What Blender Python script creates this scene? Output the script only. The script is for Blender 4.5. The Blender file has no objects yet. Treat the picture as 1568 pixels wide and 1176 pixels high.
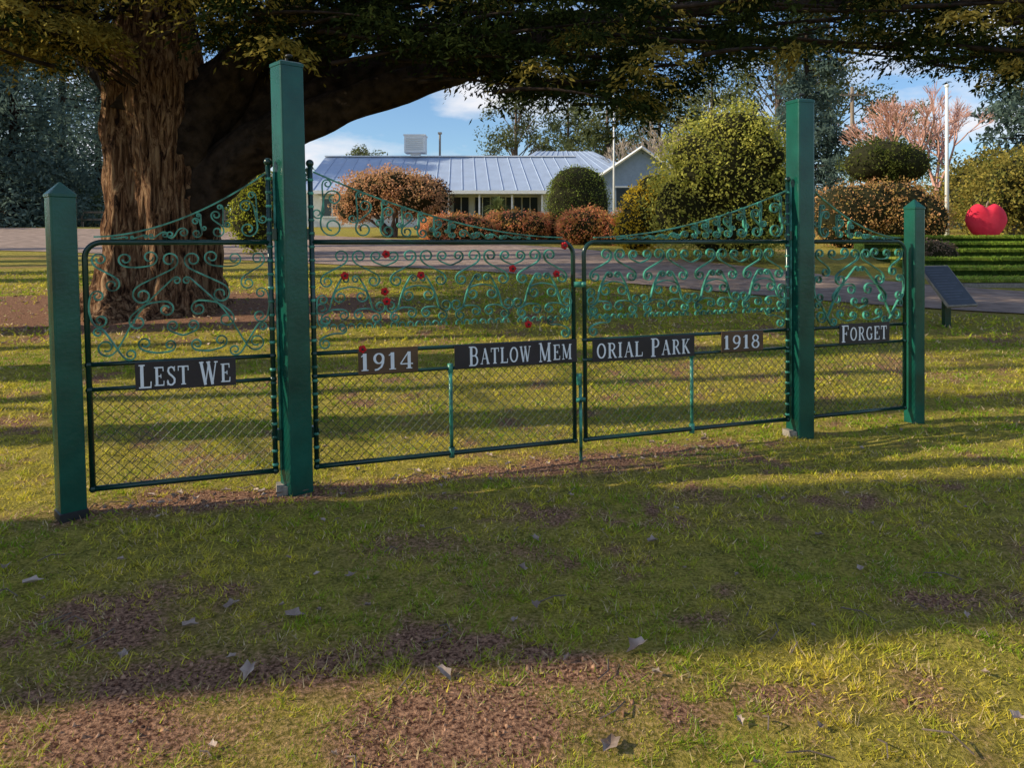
import bpy, math, random
import numpy as np
from mathutils import Vector
random.seed(7); rng=np.random.default_rng(11)
S=bpy.context.scene
COL=S.collection
# ---------------------------------------------------------------- helpers
def link(o,parent=None):
    COL.objects.link(o)
    if parent: o.parent=parent
    return o
def empty(name):
    o=bpy.data.objects.new(name,None); return link(o)
def nodes(name):
    m=bpy.data.materials.new(name); m.use_nodes=True
    nt=m.node_tree; return m,nt,nt.nodes,nt.links,nt.nodes["Principled BSDF"]
def mat(name,col,rough=.6,metal=0,var=.25,scale=8,bump=0,bscale=40,stretch=(1,1,1),spec=.5,col2=None):
    m,nt,N,L,P=nodes(name)
    P.inputs["Roughness"].default_value=rough; P.inputs["Metallic"].default_value=metal
    P.inputs["Specular IOR Level"].default_value=spec
    tc=N.new("ShaderNodeTexCoord"); mp=N.new("ShaderNodeMapping"); mp.inputs["Scale"].default_value=stretch
    L.new(tc.outputs["Object"],mp.inputs[0])
    n=N.new("ShaderNodeTexNoise"); n.inputs["Scale"].default_value=scale; n.inputs["Detail"].default_value=6
    L.new(mp.outputs[0],n.inputs[0])
    r=N.new("ShaderNodeValToRGB"); e=r.color_ramp.elements
    e[0].position=.32; e[1].position=.7
    c2=col2 or tuple(c*(1+var) for c in col)
    e[0].color=(*[c*(1-var) for c in col],1); e[1].color=(*c2,1)
    L.new(n.outputs[0],r.inputs[0]); L.new(r.outputs[0],P.inputs["Base Color"])
    if bump:
        n2=N.new("ShaderNodeTexNoise"); n2.inputs["Scale"].default_value=bscale; n2.inputs["Detail"].default_value=8
        L.new(mp.outputs[0],n2.inputs[0])
        b=N.new("ShaderNodeBump"); b.inputs["Strength"].default_value=bump; b.inputs["Distance"].default_value=.05
        L.new(n2.outputs[0],b.inputs["Height"]); L.new(b.outputs[0],P.inputs["Normal"])
    return m
def leafmat(name,trans=.35):
    m=bpy.data.materials.new(name); m.use_nodes=True; nt=m.node_tree; N=nt.nodes; L=nt.links
    N.remove(N["Principled BSDF"])
    a=N.new("ShaderNodeAttribute"); a.attribute_name="Col"
    d=N.new("ShaderNodeBsdfDiffuse"); t=N.new("ShaderNodeBsdfTranslucent"); mx=N.new("ShaderNodeMixShader")
    mx.inputs[0].default_value=trans
    L.new(a.outputs["Color"],d.inputs[0]); L.new(a.outputs["Color"],t.inputs[0])
    L.new(d.outputs[0],mx.inputs[1]); L.new(t.outputs[0],mx.inputs[2])
    L.new(mx.outputs[0],N["Material Output"].inputs[0]); return m
def bigmesh(name,V,k,material,parent=None,col=None,F=None):
    V=np.asarray(V,dtype=np.float32); me=bpy.data.meshes.new(name)
    me.vertices.add(len(V)); me.vertices.foreach_set("co",V.ravel())
    idx=np.arange(len(V),dtype=np.int32) if F is None else np.asarray(F,dtype=np.int32).ravel()
    nf=len(idx)//k
    me.loops.add(len(idx)); me.loops.foreach_set("vertex_index",idx)
    me.polygons.add(nf); me.polygons.foreach_set("loop_start",np.arange(nf,dtype=np.int32)*k)
    if col is not None:
        a=me.attributes.new("Col",'FLOAT_COLOR','POINT')
        c=np.ones((len(V),4),dtype=np.float32); c[:,:3]=col; a.data.foreach_set("color",c.ravel())
    me.update(calc_edges=True); me.validate()
    me.materials.append(material)
    return link(bpy.data.objects.new(name,me),parent)
class MB:
    def __init__(s): s.v=[]; s.f=[]
    def add(s,v,f):
        o=len(s.v); s.v+= [tuple(p) for p in v]; s.f+=[tuple(i+o for i in q) for q in f]
    def box(s,c,d,rot=0):
        cx,cy,cz=c; dx,dy,dz=[q/2 for q in d]; cr,sr=math.cos(rot),math.sin(rot); v=[]
        for z in(-dz,dz):
            for x,y in((-dx,-dy),(dx,-dy),(dx,dy),(-dx,dy)):
                v.append((cx+x*cr-y*sr,cy+x*sr+y*cr,cz+z))
        s.add(v,[(3,2,1,0),(4,5,6,7),(0,1,5,4),(1,2,6,5),(2,3,7,6),(3,0,4,7)])
    def tube(s,pts,rad,seg=8,cap=True,fl=None):
        pts=[Vector(p) for p in pts]; n=len(pts)
        if not hasattr(rad,'__len__'): rad=[rad]*n
        v=[];f=[]; prev=None
        for i,p in enumerate(pts):
            t=(pts[min(i+1,n-1)]-pts[max(i-1,0)]).normalized()
            if prev is None:
                a=t.cross(Vector((0,1,0)) if abs(t.y)<.9 else Vector((1,0,0))).normalized()
            else:
                a=(prev-t*prev.dot(t)).normalized()
            prev=a; b=t.cross(a)
            for k in range(seg):
                an=2*math.pi*k/seg; r=rad[i]*(fl(i,an) if fl else 1)
                v.append(p+(a*math.cos(an)+b*math.sin(an))*r)
        for i in range(n-1):
            for k in range(seg):
                k2=(k+1)%seg; f.append((i*seg+k,i*seg+k2,(i+1)*seg+k2,(i+1)*seg+k))
        if cap: f.append(tuple(range(seg))[::-1]); f.append(tuple((n-1)*seg+k for k in range(seg)))
        s.add(v,f)
    def ball(s,c,r,seg=10,ring=6,sc=(1,1,1)):
        v=[];f=[]
        for i in range(ring+1):
            ph=math.pi*i/ring
            for k in range(seg):
                th=2*math.pi*k/seg
                v.append((c[0]+r*sc[0]*math.sin(ph)*math.cos(th),c[1]+r*sc[1]*math.sin(ph)*math.sin(th),c[2]+r*sc[2]*math.cos(ph)))
        for i in range(ring):
            for k in range(seg):
                k2=(k+1)%seg; f.append((i*seg+k,(i+1)*seg+k,(i+1)*seg+k2,i*seg+k2))
        s.add(v,f)
    def obj(s,name,material,parent=None,smooth=False):
        me=bpy.data.meshes.new(name); me.from_pydata(s.v,[],s.f); me.update()
        me.materials.append(material)
        if smooth: me.polygons.foreach_set("use_smooth",[True]*len(me.polygons))
        return link(bpy.data.objects.new(name,me),parent)
_g=rng.random((256,256))
def vn(x,y,sc):
    x=np.asarray(x,dtype=float)*sc+1000.; y=np.asarray(y,dtype=float)*sc+1000.
    xi=np.floor(x).astype(int); yi=np.floor(y).astype(int); fx=x-xi; fy=y-yi
    fx=fx*fx*(3-2*fx); fy=fy*fy*(3-2*fy)
    g=lambda a,b:_g[a%256,b%256]
    return (g(xi,yi)*(1-fx)+g(xi+1,yi)*fx)*(1-fy)+(g(xi,yi+1)*(1-fx)+g(xi+1,yi+1)*fx)*fy
def fbm(x,y,sc): return .5*vn(x,y,sc)+.3*vn(x+7.3,y+3.1,sc*2.1)+.2*vn(x+1.3,y+9.1,sc*4.7)
def sp(t,w=1.): return w*np.logaddexp(0,np.asarray(t,dtype=float)/w)
def zg(x,y):
    x=np.asarray(x,dtype=float); y=np.asarray(y,dtype=float)
    h=.065*(sp(y-6.7,.6)-sp(y-44,2.))
    near=np.clip((11-y)/3,0,1)*np.clip((y+6)/3,0,1)
    return h+near*((fbm(x,y,.9)-.5)*.05+(vn(x,y,5)-.5)*.018)
def Z(x,y): return float(zg(x,y))
TREE=(-6.15,13.0)
def dirt(x,y):
    x=np.asarray(x,dtype=float); y=np.asarray(y,dtype=float)
    n=fbm(x,y,1.1); n2=fbm(x+31,y+11,3.2); n3=fbm(x+3,y+71,9.)
    d=np.clip((n2-.58)*5,0,1)*.6+np.clip((n-.66)*6,0,1)*.4
    blob=lambda cx,cy,rx,ry,a: a*np.exp(-(((x-cx)/rx)**2+((y-cy)/ry)**2))
    m=blob(-.1,2.47,.42,.2,1.0)+blob(-1.35,2.4,.6,.25,.6)+blob(.95,2.62,.25,.12,.6)+blob(-.3,2.9,.5,.1,.55)
    m=m+blob(-1.6,3.1,.45,.25,.4)+blob(-.5,3.9,.35,.25,.4)+blob(2.2,3.3,.4,.2,.5)+blob(-.9,2.75,.6,.12,.5)+blob(.3,2.75,.3,.08,.5)
    dl=np.abs((y-4.74)-.364*(x+1.356)); m=m+np.where((x>-2.6)&(x<1.8),.6*np.exp(-(dl/.16)**2),0)
    m=m+blob(-1.7,4.6,.5,.15,.4)+blob(.2,5.1,.5,.15,.4)
    dt=np.sqrt(((x-TREE[0])/1.5)**2+((y-TREE[1]-.0)/.75)**2); m=m+1.1*np.clip((3.4-dt)/1.6,0,1)
    return np.clip(d*.7+m*(.1+1.0*n2+.9*(n3-.2)),0,1)
# ---------------------------------------------------------------- world + sun
THETA=math.radians(8); EL=math.radians(28)
sd=Vector((-math.cos(THETA)*math.cos(EL),-math.sin(THETA)*math.cos(EL),math.sin(EL)))
w=bpy.data.worlds.new("World"); S.world=w; w.use_nodes=True; N=w.node_tree.nodes; L=w.node_tree.links
sky=N.new("ShaderNodeTexSky"); sky.sky_type='NISHITA'; sky.sun_disc=False; sky.sun_elevation=EL
sky.sun_rotation=math.atan2(sd.x,sd.y); sky.air_density=1.0; sky.dust_density=.3; sky.ozone_density=2.5
bg=N["Background"]; bg.inputs[1].default_value=.14
tc=N.new("ShaderNodeTexCoord"); mp=N.new("ShaderNodeMapping"); mp.inputs["Scale"].default_value=(1,1,3.0); mp.inputs["Location"].default_value=(.4,.1,.35)
n=N.new("ShaderNodeTexNoise"); n.inputs["Scale"].default_value=5.; n.inputs["Detail"].default_value=9; n.inputs["Roughness"].default_value=.55
r=N.new("ShaderNodeValToRGB"); r.color_ramp.elements[0].position=.48; r.color_ramp.elements[1].position=.68
tint=N.new("ShaderNodeMix"); tint.data_type='RGBA'; tint.blend_type='MULTIPLY'; tint.inputs[0].default_value=1; tint.inputs["B"].default_value=(.86,.99,1.12,1)
mx=N.new("ShaderNodeMix"); mx.data_type='RGBA'; mx.inputs["B"].default_value=(6.4,6.5,6.9,1)
L.new(tc.outputs["Generated"],mp.inputs[0]); L.new(mp.outputs[0],n.inputs[0]); L.new(n.outputs[0],r.inputs[0])
L.new(sky.outputs[0],tint.inputs["A"])
L.new(r.outputs[0],mx.inputs["Factor"]); L.new(tint.outputs["Result"],mx.inputs["A"]); L.new(mx.outputs["Result"],bg.inputs[0])
sl=bpy.data.lights.new("sun","SUN"); sl.energy=5; sl.angle=math.radians(.5); sl.color=(1,.88,.64)
so=link(bpy.data.objects.new("sun",sl)); so.rotation_euler=sd.to_track_quat('Z','Y').to_euler(); so.location=(-20,-5,15)
S.view_settings.view_transform='Standard'; S.view_settings.look='None'; S.view_settings.exposure=0
cam=bpy.data.cameras.new("camera"); co=link(bpy.data.objects.new("camera",cam)); S.camera=co
co.location=(0,0,1.6); co.rotation_euler=(math.radians(90),0,0)
cam.sensor_width=36; cam.lens=26.4; cam.shift_y=-.141; cam.clip_end=3000
# ---------------------------------------------------------------- materials
M_paint=mat("green_gloss_paint",(.006,.085,.060),.27,var=.3,scale=4,bump=.05,bscale=40,spec=.45)
M_frame=mat("green_frame_paint",(.004,.038,.028),.25,var=.35,scale=4,spec=.6)
M_scroll=mat("green_iron_lit_shaded",(.010,.11,.075),.33,var=.5,scale=14,col2=(.10,.46,.33))  # pale and dark tones imitate sunlit edges and shaded sides of the iron
M_wire=mat("chain_wire_coated",(.03,.06,.035),.5)
M_plate=mat("dark_plate",(.024,.018,.026),.4,var=.3,scale=6)
M_plate2=mat("brown_plate",(.11,.055,.028),.45,var=.3,scale=6)
M_white=mat("white_letter_paint",(.88,.89,.92),.5,var=.05)
M_black=mat("black_rubber",(.015,.015,.017),.5)
M_conc=mat("concrete",(.30,.26,.22),.9,var=.25,scale=20,bump=.3)
M_red=mat("red_wool",(.6,.012,.015),.8,var=.3,scale=60)
M_leaf=leafmat("foliage",.4); M_grass=leafmat("grass_blade",.45)
M_darkcore=mat("shrub_dark_core",(.03,.03,.014),1,spec=.1)
M_bark=mat("bark_dark",(.035,.024,.018),.95,var=.6,scale=6,bump=1.,bscale=9,stretch=(1,1,1),spec=.12)
M_barkg=mat("bark_grey",(.16,.12,.10),.95,var=.4,scale=5,bump=.6,bscale=14,stretch=(1,1,.25),spec=.2)
m,nt,N,L,P=nodes("redwood_bark"); M_bigbark=m
P.inputs["Roughness"].default_value=.95; P.inputs["Specular IOR Level"].default_value=.15
tc=N.new("ShaderNodeTexCoord"); mp=N.new("ShaderNodeMapping"); mp.inputs["Scale"].default_value=(4,4,.6)
L.new(tc.outputs["Object"],mp.inputs[0])
n1=N.new("ShaderNodeTexNoise"); n1.inputs["Scale"].default_value=3.4; n1.inputs["Detail"].default_value=11; n1.inputs["Roughness"].default_value=.72; n1.inputs["Distortion"].default_value=.8
L.new(mp.outputs[0],n1.inputs[0]); r=N.new("ShaderNodeValToRGB"); e=r.color_ramp.elements
e[0].position=.40; e[0].color=(.03,.014,.01,1); e[1].position=.60; e[1].color=(.72,.46,.27,1)
x=r.color_ramp.elements.new(.5); x.color=(.30,.15,.08,1)
L.new(n1.outputs[0],r.inputs[0]); L.new(r.outputs[0],P.inputs["Base Color"])
b=N.new("ShaderNodeBump"); b.inputs["Strength"].default_value=1; b.inputs["Distance"].default_value=.28
L.new(n1.outputs[0],b.inputs["Height"]); L.new(b.outputs[0],P.inputs["Normal"])
m,nt,N,L,P=nodes("lawn_ground"); M_ground=m; P.inputs["Roughness"].default_value=1; P.inputs["Specular IOR Level"].default_value=.1
tc=N.new("ShaderNodeTexCoord"); at=N.new("ShaderNodeAttribute"); at.attribute_name="Col"
def noise(sc,det=6):
    q=N.new("ShaderNodeTexNoise"); q.inputs["Scale"].default_value=sc; q.inputs["Detail"].default_value=det; q.inputs["Roughness"].default_value=.65
    L.new(tc.outputs["Object"],q.inputs[0]); return q
def ramp(src,a,b,p0=.35,p1=.65):
    q=N.new("ShaderNodeValToRGB"); q.color_ramp.elements[0].position=p0; q.color_ramp.elements[1].position=p1
    q.color_ramp.elements[0].color=(*a,1); q.color_ramp.elements[1].color=(*b,1); L.new(src,q.inputs[0]); return q
na=noise(1.3); nb=noise(9); nc=noise(60,8)
ga=ramp(nb.outputs[0],(.17,.18,.022),(.74,.60,.10)); gb=ramp(nc.outputs[0],(.08,.055,.02),(.82,.68,.16),.40,.62)
gm=N.new("ShaderNodeMix"); gm.data_type='RGBA'; gm.inputs[0].default_value=.5; L.new(ga.outputs[0],gm.inputs["A"]); L.new(gb.outputs[0],gm.inputs["B"])
da=ramp(nc.outputs[0],(.08,.03,.02),(.86,.48,.30),.38,.68)
sep=N.new("ShaderNodeSeparateColor"); L.new(at.outputs["Color"],sep.inputs[0])
ad=N.new("ShaderNodeMath"); ad.operation='MULTIPLY_ADD'; ad.inputs[1].default_value=.7; L.new(nc.outputs[0],ad.inputs[0]); L.new(sep.outputs[0],ad.inputs[2])
mr=N.new("ShaderNodeMapRange"); mr.inputs[1].default_value=.38; mr.inputs[2].default_value=.76; L.new(ad.outputs[0],mr.inputs[0])
fm=N.new("ShaderNodeMix"); fm.data_type='RGBA'; L.new(mr.outputs[0],fm.inputs[0]); L.new(gm.outputs["Result"],fm.inputs["A"]); L.new(da.outputs[0],fm.inputs["B"])
L.new(fm.outputs["Result"],P.inputs["Base Color"])
b=N.new("ShaderNodeBump"); b.inputs["Strength"].default_value=1; b.inputs["Distance"].default_value=.06
L.new(nc.outputs[0],b.inputs["Height"]); L.new(b.outputs[0],P.inputs["Normal"])
# ---------------------------------------------------------------- ground
xs=np.concatenate([-np.geomspace(900,7,34),np.arange(-6.6,6.7,.07),np.geomspace(7,900,34)])
ys=np.concatenate([np.array([-400,-150,-60,-30,-15,-8,-4,-2,-.5,.5,1.2]),np.arange(1.6,9,.06),np.arange(9.2,50,.5),np.geomspace(51,1500,26)])
X,Y=np.meshgrid(xs,ys); V=np.stack([X,Y,zg(X,Y)],-1).reshape(-1,3)
nx=len(xs); ny=len(ys); i=np.arange(nx-1); j=np.arange(ny-1); I,J=np.meshgrid(i,j); q=(J*nx+I).ravel()
F=np.stack([q,q+1,q+nx+1,q+nx],-1)
D=dirt(V[:,0],V[:,1]); g=bigmesh("ground",V,4,M_ground,col=np.stack([D,D,D],-1),F=F)
g.data.polygons.foreach_set("use_smooth",[True]*len(g.data.polygons))
NE=[(-60,30),(-30,28),(-15,25),(-7,21.5),(0,18.7),(4.5,14.7),(8,12.2),(14,11),(40,10)]
FE=[(-60,46),(-30,43),(-15,38),(-4,31),(2,27),(6,20.5),(9.5,15),(15,13.2),(40,13)]
def rd_near(x): return np.interp(x,[p[0] for p in NE],[p[1] for p in NE])
def grass():
    Vs=[];Cs=[]
    for y0,y1,den,wd,ht in((1.3,2.6,13000,.0023,.022),(2.6,3.8,9500,.0029,.023),(3.8,6.2,4800,.0043,.026),(6.2,10,1800,.008,.03),(10,19,400,.018,.042)):
        xm=.74*y1+.7; n=int(den*(y1-y0)*2*xm)
        x=rng.uniform(-xm,xm,n); y=rng.uniform(y0,y1,n)
        ok=np.abs(x)<.74*y+.7; x=x[ok]; y=y[ok]
        x+= (vn(x,y,14)-.5)*.08; y+=(vn(x+5,y+8,14)-.5)*.08
        d=dirt(x,y)
        keep=rng.random(len(x))>np.clip(d*1.25-.1,0,.95); keep&=rng.random(len(x))<(-.15+1.8*fbm(x+50,y,3.2))
        keep&=rng.random(len(x))<np.clip(2.6*vn(x+4,y+6,19.)-.35,.03,1)
        x=x[keep];y=y[keep];d=d[keep]; n=len(x)
        if y0>=9:
            ok=y<rd_near(x)-.1; x=x[ok];y=y[ok];d=d[ok];n=len(x)
        z=zg(x,y)-.003
        tuft=vn(x+9,y+2,9.)
        a=rng.uniform(0,2*np.pi,n); h=ht*rng.uniform(.4,1.35,n)*(.35+1.3*tuft); ln=h*rng.uniform(.3,1.6,n); la=rng.uniform(0,2*np.pi,n)
        ww=wd*rng.uniform(.6,1.3,n)
        p=np.stack([x,y,z],-1); t=np.stack([np.cos(a)*ww,np.sin(a)*ww,0*a],-1)
        tip=p+np.stack([np.cos(la)*ln,np.sin(la)*ln,h],-1)
        Vs.append(np.stack([p-t,p+t,tip],1).reshape(-1,3))
        m=np.clip(rng.normal(.52,.22,n)+ 2.4*(fbm(x,y+40,1.6)-.5)+.25*d-.4*(tuft-.5),0,1)[:,None]
        c=np.array([.32,.50,.035])*(1-m)+np.array([.95,.79,.11])*m
        dry=(rng.random(n)<.16+.35*d)[:,None]; c=np.where(dry,np.array([.86,.66,.38]),c)
        c=c*rng.uniform(.5,1.1,(n,1)); Cs.append(np.repeat(c,3,0))
    bigmesh("grass",np.concatenate(Vs),3,M_grass,col=np.concatenate(Cs))
grass()
n=17000; x=rng.uniform(-3,3,n); y=rng.uniform(2.1,5.6,n); d=dirt(x,y); ok=rng.random(n)<np.clip(d*1.6-.3,0,1); x=x[ok];y=y[ok]; n=len(x)
sz=np.minimum(rng.gamma(1.5,.0045,n)+.002,.015); c=np.stack([x,y,zg(x,y)+sz*.1],-1); tet=np.array([[1,0,-.5],[-.5,.87,-.5],[-.5,-.87,-.5],[0,0,.6]])
V=c[:,None]+(tet[None]+rng.normal(0,.25,(n,4,3)))*sz[:,None,None]; o=np.arange(n)[:,None,None]*4
F=(np.array([[0,1,3],[1,2,3],[2,0,3],[0,2,1]])[None]+o).reshape(-1,3)
bigmesh("soil_crumbs",V.reshape(-1,3),3,mat("red_soil",(.26,.11,.06),1,var=.5,scale=30,spec=.1,col2=(.68,.40,.25)),F=F)
M_road=mat("asphalt_worn",(.36,.265,.22),.95,var=.3,scale=3,bump=.4,bscale=90,spec=.15)
def lerp_poly(P,n=90):
    P=np.array(P,float); d=np.r_[0,np.cumsum(np.hypot(*np.diff(P,axis=0).T))]; t=np.linspace(0,d[-1],n)
    return np.stack([np.interp(t,d,P[:,0]),np.interp(t,d,P[:,1])],-1)
def sm(P): 
    P=lerp_poly(P,160); k=np.ones(9)/9
    return np.stack([np.convolve(np.pad(P[:,c],4,mode='edge'),k,'valid') for c in(0,1)],-1)
a=sm(NE); b_=sm(FE); U=np.linspace(0,1,15)
V=a[:,None]*(1-U[None,:,None])+b_[:,None]*U[None,:,None]
V=np.concatenate([V,(zg(V[...,0],V[...,1])+.02)[...,None]],-1).reshape(-1,3)
I,J=np.meshgrid(np.arange(14),np.arange(159)); q=(J*15+I).ravel(); F=np.stack([q,q+15,q+16,q+1],-1)
bigmesh("road",V,4,M_road,F=F)
# ---------------------------------------------------------------- gate
B=(-1.356,4.74); C20,S20=.940,.342
def G(s,z,n=0):
    le=z*min(0,-.024+.0065*s); ss=s+le
    return (B[0]+C20*ss+S20*n,B[1]+S20*ss-C20*n,z)
def SC(c0,c1,r0,r1,kind='S',side=1,bulge=0,turn=1.25,n=20):
    c0=np.array(c0,float);c1=np.array(c1,float); d=c1-c0; D=np.linalg.norm(d)+1e-9; d/=D; nn=np.array([-d[1],d[0]])
    e=1 if kind=='C' else -1
    sa=np.clip(side*(r0-e*r1)/D,-.95,.95); ca=math.sqrt(1-sa*sa); m=nn*ca+d*sa; u=np.array([m[1],-m[0]])
    p0=c0+m*side*r0; p1=c1+m*side*e*r1
    def spi(c,st,w,r):
        a0=math.atan2(st[1],st[0]); out=[]
        for k in range(1,n+1):
            f=k/n; a=a0+w*f*turn*2*math.pi; rr=r*(1-.66*f**.85); out.append(c+rr*np.array([math.cos(a),math.sin(a)]))
        return out
    A=spi(c0,m*side,side,r0)[::-1]; Bq=spi(c1,m*side*e,-side*e,r1)
    mid=[]; K=10
    for k in range(K+1):
        t=k/K; mid.append(p0*(1-t)+p1*t+m*bulge*math.sin(math.pi*t)**1.5)
    P=A+mid+Bq; P=np.array(P)
    for _ in range(2): P[1:-1]=(P[:-2]+2*P[1:-1]+P[2:])/4
    return [tuple(p) for p in P]
def ribbon(mb,pts,w=.0085,d=.021,n0=0):
    P=np.array(pts,float); T=np.gradient(P,axis=0); T/=np.linalg.norm(T,axis=1)[:,None]+1e-9
    Nn=np.stack([-T[:,1],T[:,0]],-1); v=[];f=[]
    for p,nn in zip(P,Nn):
        for sg,dd in((-1,-1),(1,-1),(1,1),(-1,1)):
            v.append(G(p[0]+nn[0]*w/2*sg,p[1]+nn[1]*w/2*sg,n0+dd*d/2))
    m=len(P)
    for i in range(m-1):
        for k in range(4):
            k2=(k+1)%4; f.append((i*4+k,i*4+k2,(i+1)*4+k2,(i+1)*4+k))
    f.append((3,2,1,0)); f.append(tuple((m-1)*4+k for k in range(4)))
    mb.add(v,f)
ZB,ZL,ZU,ZT=.155,.73,.875,1.585
cnt=[0]
def rb(mb,pts,**k):
    cnt[0]+=1; ribbon(mb,pts,n0=.0012*((cnt[0]%9)-4),**k)
def scrollfield(mb,s0,s1):
    W=s1-s0; nmod=4; wm=W/nmod; q=wm/.45; zt=ZT-.018
    for k in range(nmod):
        c=s0+wm*(k+.5)
        def sy(x0,z0,x1,z1,r0,r1,kd,side=1,bulge=0,w=.0088):
            p=SC((x0*q,z0),(x1*q,z1),r0,r1,kd,side,bulge); rb(mb,[(c+a,zt+b) for a,b in p],w=w); rb(mb,[(c-a,zt+b) for a,b in p],w=w)
        def one(cc,x0,z0,x1,z1,r0,r1,kd,side=1,bulge=0,w=.0088):
            rb(mb,[(cc+a,zt+b) for a,b in SC((x0*q,z0),(x1*q,z1),r0,r1,kd,side,bulge)],w=w)
        sy(.060,-.075,.150,-.235,.054,.048,'S',-1)
        if k<nmod-1: one(c+wm/2,-.055,-.075,.055,-.075,.044,.044,'C',-1,-.02)
        sy(.032,-.225,.188,-.405,.028,.050,'S',1,.012)
        one(c,-.068,-.335,.068,-.335,.052,.052,'C',1,.012)
        sy(.160,-.478,.050,-.455,.040,.040,'C',-1,-.012)
        for t_ in(-.17,-.115,-.06,0,.06,.115,.17):
            rb(mb,[(c+t_*q+.02*math.cos(a),zt-.535+.024*math.sin(a)) for a in np.linspace(-.3,math.pi+.3,12)],w=.007)
    for e,sg in((s0,1),(s1,-1)):
        def cs(x0,z0,x1,z1,r0,r1,kd,side,b=0):
            p=SC((x0,z0),(x1,z1),r0,r1,kd,side,b); rb(mb,[(e+sg*a,ZU+z) for a,z in p])
        cs(.055,.06,.165,.15,.045,.03,'S',1,.01); cs(.045,.20,.045,.34,.038,.038,'C',1)
def sidefield(mb,s0,s1):
    W=s1-s0; c=(s0+s1)/2; zt=ZT-.015; u=W/1.0
    def sy(x0,z0,x1,z1,r0,r1,kd,side=1,bulge=0):
        p=SC((x0*u,z0),(x1*u,z1),r0,r1,kd,side,bulge); rb(mb,[(c+a,zt+b) for a,b in p]); rb(mb,[(c-a,zt+b) for a,b in p])
    sy(.064,-.09,.215,-.30,.056,.062,'S',-1)
    sy(.028,-.215,.415,-.60,.026,.060,'S',1,.035)
    sy(.17,-.075,.30,-.085,.050,.046,'C',-1,-.005)
    sy(.435,-.085,.375,-.235,.048,.048,'S',1)
    sy(.450,-.30,.440,-.44,.040,.046,'C',1,.01)
    sy(.090,-.385,.245,-.455,.054,.054,'C',1,.02)
    rb(mb,[(c+a,zt+b) for a,b in SC((-.055*u,-.485),(.055*u,-.485),.040,.040,'C',-1,-.02)])
    sy(.075,-.60,.21,-.585,.040,.044,'C',-1,-.01)
    sy(.29,-.645,.455,-.51,.040,.032,'S',-1,.0)
def crest(mb,sh,sl,zh=2.02):
    sg=1 if sl>sh else -1; W=abs(sl-sh); z0=ZT+.02
    prof=lambda t: z0+(zh-z0)*(1-t)**1.8+.012
    rb(mb,[(sh+sg*W*t,prof(t)) for t in np.linspace(0,1,50)],w=.009)
    t=.0; k=0
    while t<.84:
        h=prof(t+.05)-z0; wd_=max(.11,h*.62)
        h=prof(min(1,t+wd_/W))-z0
        x=lambda a: sh+sg*(W*t+a)
        r=min(h*.23,wd_*.42)
        if h>.10:
            rb(mb,SC((x(wd_*.45),z0+r+.004),(x(wd_*.5),z0+h-r*.85),r,r*.8,'S' if k%2 else 'C',1 if sg>0 else -1,0),w=.009)
            rb(mb,SC((x(wd_*.08),z0+h*.5),(x(wd_*.35),z0+h*1.08),r*.55,r*.45,'S',-sg),w=.008)
        else:
            rb(mb,SC((x(wd_*.2),z0+h*.42),(x(wd_*.85),z0+h*.3),h*.36,h*.28,'S',sg),w=.008)
        t+=wd_*.92/W; k+=1
def roundframe(s0,s1,round_side,r=.09):
    a,b=(s0,s1) if round_side=='R' else (s1,s0); sg=1 if b>a else -1
    P=[(a,ZT)]+[(b-sg*r,ZT)]
    for k in range(1,9):
        an=math.pi/2*k/8; P.append((b-sg*r+sg*r*math.sin(an),ZT-r+r*math.cos(an)))
    P+= [(b,ZB)]
    return P
def chain(mb,s0,s1,z0,z1,step=.062):
    W=s1-s0;H=z1-z0; k=-H
    while k<W:
        for sgn in(1,-1):
            t0=max(0,-k); t1=min(H,W-k)
            if t1-t0>.01:
                pa=(k+t0,t0); pb=(k+t1,t1)
                if sgn<0: pa=(W-pa[0],pa[1]); pb=(W-pb[0],pb[1])
                mb.tube([G(s0+pa[0],z0+pa[1],.003*sgn),G(s0+pb[0],z0+pb[1],.003*sgn)],.0019,4,False)
        k+=step
def arc(cx,cy,rx,ry,a0,a1,n=18): return [(cx+rx*math.cos(math.radians(a0+(a1-a0)*i/n)),cy+ry*math.sin(math.radians(a0+(a1-a0)*i/n))) for i in range(n+1)]
T_,t_=.17,.075
def stem(x,serT=1,serB=1,w=T_):
    o=[([(x,0),(x,1)],w)]
    if serT:o.append(([(x-.16,.97),(x+.16,.97)],.055))
    if serB:o.append(([(x-.16,.03),(x+.16,.03)],.055))
    return o
bt=[([(.16,.96),(.34,.96)]+arc(.34,.74,.2,.22,90,-90)+[(.16,.52)],.1)]
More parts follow.
